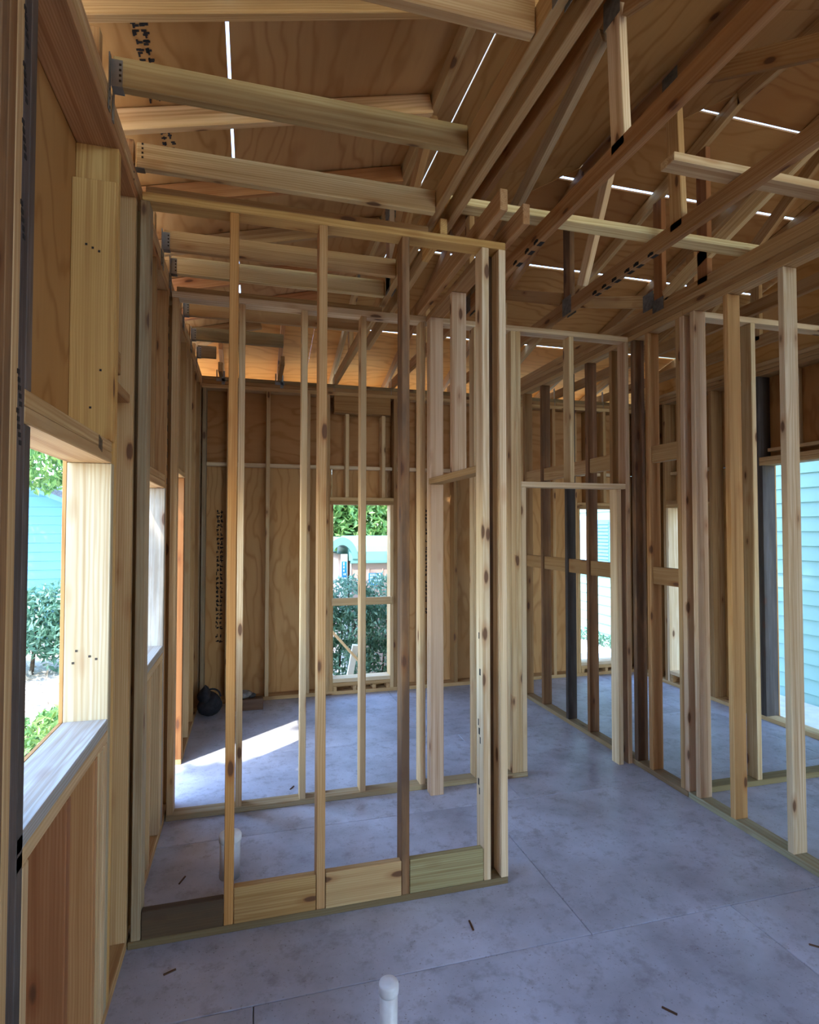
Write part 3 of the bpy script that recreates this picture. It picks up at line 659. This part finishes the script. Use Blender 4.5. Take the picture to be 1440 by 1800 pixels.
t = thing('rubbish_sack', (-.05, 5.55, .101), 'crumpled grey sack lying on the dark offcut', 'sack'); blob('sack_body', -.06, 5.55, .075, .05, .035, plain('grey_sack', srgb(120, 112, 104), .8, 0, .3, 30), t, .1005, 8)
blob('sack_neck', .02, 5.55, .03, .028, .022, plain('dark_sack_neck', srgb(52, 50, 50), .8), t, .1005, 2)
o = blob('paper_scrap', -.14, 5.36, .035, .022, .008, plain('white_paper', srgb(220, 215, 210), .8), None, 0.0005, 4, 9, 5); tag(o, 'small white scrap on the floor in front of the black bag', 'scrap')
sp = [((.265, 3.80), 1.0, .05, 'short dark splinter on the floor beyond the second partition sole'), ((.47, 4.02), 2.6, .04, 'pale paper curl on the lit floor beyond the second partition'), ((.36, 1.83), .3, .02, ''), 
      ((.90, 2.30), 1.5, .06, 'dark splinter on the floor just in front of the nearest partition sole'), ((1.40, 1.72), 2.2, .05, 'dark splinter alone on the open floor between the pipe and the long partition'), ((2.18, 1.82), 2.4, .06, 'thick dark offcut on the floor near the long partition sole'),
      ((-.28, 2.36), .4, .045, 'chip of wood on the floor by the dark foot board'), ((-.30, 2.95), 1.2, .06, 'chip on the floor left of the stubby pipe'), ((.98, 1.37), .6, .03, 'splinter on the open floor in front, right of the slim pipe')]
for (x, y), a, L, lab in sp:
    if not lab: continue
    me = box_mesh(L, .007, .005, 0, .001); me.materials.append(WOOD); me.transform(Matrix.Rotation(a, 4, 'Z'))
    o = link('wood_splinter', me, None, (x, y, .003)); o.color = tint(96, 72, 54) if 'pale' not in lab else PALE
    tag(o, lab, 'splinter', 'splinters on the floor')

# ------------------------------------------------------------------ outdoors
gz = -.42
g = raw_mesh('ground', [(-40, -12, 0), (40, -12, 0), (40, 60, 0), (-40, 60, 0)], [(0, 1, 2, 3)], GROUND, None, (0, 0, gz)); g['kind'] = 'structure'
o = B('walkway', 4.62, 6.25, -2, 12, gz+.0, gz+.05, None, PINE, CONC, 1, .004); o['kind'] = 'structure'
def leaf_cloud(name, blobs, n, size, m, parent, loc, seed=1, shell=.55):
    rnd = random.Random(seed); vs, fs, rv = [], [], []
    tot = sum(b[3]*b[4]*b[5] for b in blobs)
    for (bx, by, bz, rx, ry_, rz) in blobs:
        for _ in range(int(n*rx*ry_*rz/tot)):
            d = Vector((rnd.gauss(0, 1), rnd.gauss(0, 1), rnd.gauss(0, 1))).normalized()
            r = shell+(1-shell)*rnd.random()
            c = Vector((bx+d.x*rx*r, by+d.y*ry_*r, bz+d.z*rz*r))
            a = Vector((rnd.gauss(0, 1), rnd.gauss(0, 1), rnd.gauss(0, .6))).normalized(); b = a.orthogonal().normalized()
            b = Matrix.Rotation(rnd.uniform(0, 6.28), 3, a) @ b; L = size*rnd.uniform(.6, 1.3); wd = L*.42
            s = len(vs); q = a.cross(b)
            for p in (c-b*L*.5, c+a*wd*.5+q*.12*L, c+b*L*.5, c-a*wd*.5+q*.12*L): vs.append(tuple(p-Vector(loc)))
            fs += [(s, s+1, s+2), (s, s+2, s+3)]; k = rnd.random(); rv += [k]*4
    o = raw_mesh(name, vs, fs, m, parent, loc); at = o.data.attributes.new('rnd', 'FLOAT', 'POINT'); at.data.foreach_set('value', rv)
    o['kind'] = 'stuff'; return o
def limb(name, pts, m, parent, n=7):
    vs, fs = [], []; o0 = Vector(pts[0][:3])
    for x, y, z, r in pts:
        for i in range(n): a = 2*math.pi*i/n; vs.append((x+r*math.cos(a)-o0.x, y+r*math.sin(a)-o0.y, z-o0.z))
    for k in range(len(pts)-1):
        for i in range(n): fs.append((k*n+i, k*n+(i+1) % n, (k+1)*n+(i+1) % n, (k+1)*n+i))
    fs.append(tuple(range(n-1, -1, -1))); fs.append(tuple((len(pts)-1)*n+i for i in range(n)))
    return raw_mesh(name, vs, fs, m, parent, tuple(o0), True)
def shrub(name, x, y, lab, cat, blobs, n, size, m, stems, group=None, seed=1):
    t = thing(name, (x, y, gz), lab, cat, group)
    leaf_cloud('foliage', blobs, n, size, m, t, (x, y, gz+.5), seed)
    for s in stems: limb('stem', s, BARK, t)
    return t
rnd = random.Random(4)
hb = [(x, 7.15+rnd.uniform(-.1, .1), z+rnd.uniform(-.06, .06), .34, .30, .34) for x in (.3, .75, 1.2, 1.65, 2.1, 2.55) for z in (.05, .42, .72)]
shrub('hedge', 1.4, 7.15, 'clipped green hedge outside the back window', 'hedge', hb, 15000, .075, LEAF_H, [[(x, 7.15, gz, .014), (x+.03, 7.16, .1, .010), (x+.06, 7.14, .5, .006)] for x in (.5, .8, 1.05, 1.2, 1.42, 1.6, 1.8, 2.1)], None, 2)
tb = [(1.2+rnd.uniform(-1.8, 2.6), 16+rnd.uniform(-1, 1), 2.2+rnd.uniform(-.9, 2.2), 1.1, .8, .8) for _ in range(30)]
shrub('leafy_tree', 1.6, 16, 'bright green leafy tree beyond the portable toilet', 'tree', tb, 20000, .24, LEAF_T, [[(2.6, 16, gz, .16), (2.5, 16, 1.4, .12), (2.2, 16.2, 3, .05)], [(1.0, 16.2, gz, .13), (1.1, 16.1, 1.5, .1), (.7, 16, 3, .04)]], None, 6)
# portable toilet
t = thing('portable_toilet', (1.72, 8.5, gz), 'pale portable toilet with a domed roof behind the hedge', 'portable toilet')
X0, X1, Y0, Y1 = 1.18, 2.28, 8.0, 9.1
B('side_panel', 1.36, X1, Y0, Y0+.03, gz+.05, 1.17, t, PINE, TOIB, 2); B('side_panel', 1.36, X1, Y1-.03, Y1, gz+.05, 1.17, t, PINE, TOIB, 2); B('back_panel', X1-.03, X1, Y0+.031, Y1-.031, gz+.05, 1.17, t, PINE, TOIB, 2)
B('door', 1.18, 1.21, Y0+.05, Y1-.05, gz+.06, 1.30, t, PINE, TOIB, 2); B('front_frame', 1.21, 1.30, Y0-.02, Y0+.05, gz+.05, 1.30, t, PINE, TRIM, 2); B('front_frame', 1.21, 1.30, Y1-.05, Y1+.02, gz+.05, 1.30, t, PINE, TRIM, 2)
B('vent_slot', 1.302, 1.335, Y0+.0, Y0+.03, .45, 1.20, t, PINE, DARKP, 2); B('corner_post', 1.337, 1.359, Y0-.01, Y0+.03, gz+.05, 1.17, t, PINE, TRIM, 2)
B('skid', 1.2, X1, Y0+.1, Y0+.2, gz, gz+.05, t, PINE, DARKP, 0); B('skid', 1.2, X1, Y1-.2, Y1-.1, gz, gz+.05, t, PINE, DARKP, 0)
for k in range(3): B('panel_rib', 1.60+.2*k, 1.615+.2*k, Y0-.006, Y0-.0005, gz+.1, 1.1, t, PINE, TOIB, 2)
B('roof_rim', 1.34, X1+.03, Y0-.04, Y1+.04, 1.17, 1.21, t, PINE, TOIR, 0)
def dome(name, x0, x1, y0, y1, z0, h, nx, axis):
    vs, fs = [], []; n = 12
    for i in range(n+1):
        a = math.pi*i/n
        for xx in (x0, x1):
            yy = (y0+y1)/2-(y1-y0)/2*math.cos(a); vs.append((xx, yy, z0+h*math.sin(a)**.75))
    for i in range(n): fs.append((2*i, 2*i+1, 2*i+3, 2*i+2))
    fs.append(tuple(2*i for i in range(n+1))); fs.append(tuple(2*i+1 for i in range(n, -1, -1))); fs.append((0, 2*n, 2*n+1, 1))
    c = ((x0+x1)/2, (y0+y1)/2, z0)
    return raw_mesh(name, [(v[0]-c[0], v[1]-c[1], v[2]-c[2]) for v in vs], fs, TOIR, t, c)
dome('roof_dome', 1.32, X1+.03, Y0-.04, Y1+.04, 1.21, .34, 1, 0)
# arched front hood seen from the side
vs, fs = [], []; n = 14
for i in range(n+1):
    a = math.pi*i/n
    for r in (.13, .20):
        for yy in (Y0-.05, Y1+.05): vs.append((-r*1.1*math.cos(a), yy-8.5, r*1.5*math.sin(a)))
for i in range(n):
    b = 4*i; fs += [(b, b+4, b+5, b+1), (b+2, b+3, b+7, b+6), (b, b+2, b+6, b+4), (b+1, b+5, b+7, b+3)]
raw_mesh('door_hood', vs, fs, TOIR, t, (1.22, 8.5, 1.235))
def sticker(x0, x1, y, z0, z1, seed, nm='sticker'):
    s = B(nm, x0, x1, y-.002, y, z0, z1, t, PINE, STICK, 0, .0005)
    rr = random.Random(seed); bx = []
    rows = 4
    for q in range(rows):
        zz = z1-(q+.7)*(z1-z0)/(rows+.6); xx = x0+.02
        while xx < x1-.03:
            ww = rr.uniform(.008, .022); bx.append(((xx+ww/2, y-.0026, zz), (ww, .0012, (z1-z0)*(.14 if q else .2)))); xx += ww+rr.uniform(.004, .012)
    many_boxes('sticker_print', bx, STXT, s, (x0, y, z0)); return s
sticker(1.60, 1.80, Y0-.0065, .86, 1.03, 3); sticker(1.218, 1.288, Y0-.021, .98, 1.20, 5)
# sticks and rubble outside the back window
o = beam('leaning_stick', (.78, 6.62, .62), (1.22, 6.55, .12), (0, 1, 0), .03, .03, None, PALE); tag(o, 'thin yellow stick leaning diagonally outside the back window', 'stick')
o = beam('leaning_post', (1.17, 6.60, .32), (1.06, 6.72, gz+.02), (0, 1, 0), .05, .07, None, PALE, TRIM); tag(o, 'short white post leaning below the yellow stick outside', 'post')
for k, (x, y, L, a) in enumerate(((.85, 6.35, .5, .2), (1.1, 6.5, .6, -.3), (1.35, 6.3, .4, .6))):
    me = box_mesh(L, .11, .03, 0); me.transform(Matrix.Rotation(a, 4, 'Z')); me.materials.append(WOOD)
    o = link('board_offcut', me, None, (x, y, gz+.05+.034*k)); o.color = vary(CREAM); tag(o, ['left', 'middle', 'right'][k]+' pale board offcut on the ground under the back window sill', 'offcut', 'offcuts outside the back window')
leaf_cloud('leaf_litter', [(1.3, 6.75, gz+.02, 1.3, .5, .05), (-3.2, 7.0, gz+.02, 2.6, 3.0, .06)], 5200, .11, LEAF_D, g, (0, 7, gz), 8, 0.0)
# blue house seen through the left window
t = thing('neighbour_house', (-6, 12.6, gz), 'blue clapboard house outside the left window', 'house')
zt, nb = 2.35, 0; z = gz
while z < 2.2:
    o = beam('siding_board', (-9.2, 12.0, z+.09), (-2.6, 12.0, z+.09), (0, 1, 0), .02, .19, t, PINE, BLUE); o.rotation_euler = (R(-7), 0, 0); z += .165
B('corner_trim', -2.62, -2.5, 11.96, 12.1, gz, 2.2, t, PINE, TRIM, 2)
B('house_wall', -9.2, -2.6, 12.05, 15, gz, 2.2, t, PINE, BLUE, 0)
vs = [(-9.2, 0, 2.2), (-2.6, 0, 1.95), (-5.9, 0, 3.3), (-9.2, 3, 2.2), (-2.6, 3, 1.95), (-5.9, 3, 3.3)]
raw_mesh('gable_board', [(a+6, b-.55, c-gz) for a, b, c in vs], [(0, 1, 2), (5, 4, 3), (0, 3, 4, 1), (1, 4, 5, 2), (2, 5, 3, 0)], BLUE, t, (-6, 12.6, gz))
beam('roof_slab', (-5.9, 13.1, 3.40), (-2.1, 13.1, 1.75), (0, 1, 0), 2.9, .10, t, PINE, ROOFM); beam('roof_slab', (-5.9, 13.1, 3.40), (-9.6, 13.1, 1.9), (0, 1, 0), 2.9, .10, t, PINE, ROOFM)
beam('rake_trim', (-5.9, 11.68, 3.34), (-2.1, 11.68, 1.69), (0, 1, 0), .04, .16, t, PINE, SHUT)
bb = [(-2.9+rnd.uniform(-1.2, .7), 9.4+rnd.uniform(-.5, .5), .25+rnd.uniform(-.3, .45), .42, .4, .38) for _ in range(12)]
shrub('bush', -3.0, 9.4, 'blue-green bush in front of the blue house', 'bush', bb, 6000, .12, LEAF_H, [[(-3, 9.4, gz, .03), (-2.95, 9.4, .2, .02)], [(-3.4, 9.5, gz, .03), (-3.5, 9.5, .2, .015)]], None, 12)
bb = [(-1.95+rnd.uniform(-.35, .3), 6.0+rnd.uniform(-.5, .5), gz+.16+rnd.uniform(-.05, .1), .22, .25, .17) for _ in range(8)]
shrub('ground_plant', -1.95, 6.0, 'low bright green plant on the ground below the left window view', 'plant', bb, 1600, .10, LEAF_T, [[(-1.95, 6, gz, .01), (-1.93, 6, gz+.2, .006)]], None, 13)
bb = [(-3.2+rnd.uniform(-1.6, 1.4), 10.6+rnd.uniform(-.5, .5), 3.3+rnd.uniform(-.7, .8), .6, .5, .45) for _ in range(12)]
shrub('branching_tree', -4.8, 10.8, 'tree whose leafy branches overhang the blue house roof', 'tree', bb, 5000, .15, LEAF_T, [[(-4.8, 10.8, gz, .14), (-4.7, 10.8, 1.5, .11), (-4.2, 10.7, 3, .07), (-3.4, 10.6, 3.3, .03)]], None, 14)
bb = [(-2.3+rnd.uniform(-.9, .9), .7+rnd.uniform(-1.25, .95), 5.0+rnd.uniform(-.5, .6), .5, .45, .4) for _ in range(40)]  # unseen crown, added to keep direct sun off first windows and roof seams
bb += [(-2.5+.95*i+rnd.uniform(-.2, .2), -3.0+.95*j+rnd.uniform(-.2, .2), 7.3+rnd.uniform(-.3, .5), .75, .75, .5) for i in range(8) for j in range(9)]+[(-2.0, .45, 7.2, .8, .8, .5), (-1.9, .1, 7.0, .7, .7, .4), (-2.0, -.5, 7.2, .8, .8, .5)]
shrub('added_shade_tree', -3.9, -1.2, 'unseen tree added outside the left wall, its crown blocking sun from roof and first windows', 'tree', bb, 44000, .30, LEAF_T, [[(-3.9, -1.2, gz, .17), (-3.8, -1.0, 2, .14), (-3.2, -.4, 3.8, .1), (-2.5, .5, 4.8, .05)], [(-3.8, -1.0, 2, .13), (-3.2, -1.6, 5, .12), (-1.6, -1.6, 6.8, .09), (1, -1, 7.3, .05)]], None, 15)
# green house seen through the right openings
t = thing('neighbour_house', (6.9, 8, gz), 'mint green lap-sided house close outside the right wall', 'house')
z = gz-.02
while z < 4.2:
    o = beam('siding_board', (6.30, 1.5, z+.10), (6.30, 14.5, z+.10), (1, 0, 0), .018, .2, t, PINE, MINT); o.rotation_euler = (0, R(7), 0); z += .172
B('house_wall', 6.33, 9.5, 1.5, 14.5, gz, 4.3, t, PINE, MINT, 1)
B('corner_trim', 6.26, 6.36, 14.45, 14.6, gz, 4.3, t, PINE, TRIM, 2)
B('roof_eave', 6.02, 9.9, 1.2, 14.9, 4.3, 4.42, t, PINE, TRIM, 1)
sh = B('shutter', 6.245, 6.275, 9.05, 9.75, .85, 1.82, t, PINE, SHUT, 2)
for k in range(14): B('louver', 6.225, 6.243, 9.11, 9.69, .90+.064*k, .945+.064*k, sh, PINE, SHUT, 1)
wn = B('window_frame', 6.235, 6.275, 9.80, 10.9, .80, 1.9, t, PINE, TRIM, 2); B('window_glass', 6.228, 6.234, 9.88, 10.82, .88, 1.82, wn, PINE, GLASSD, 2)
bb = [(5.95, 8.2+.3*k, gz+.12, .14, .16, .14) for k in range(5)]
shrub('flower_bed', 5.95, 8.8, 'row of small plants at the foot of the green house wall', 'plants', bb, 900, .07, LEAF_H, [], None, 17)
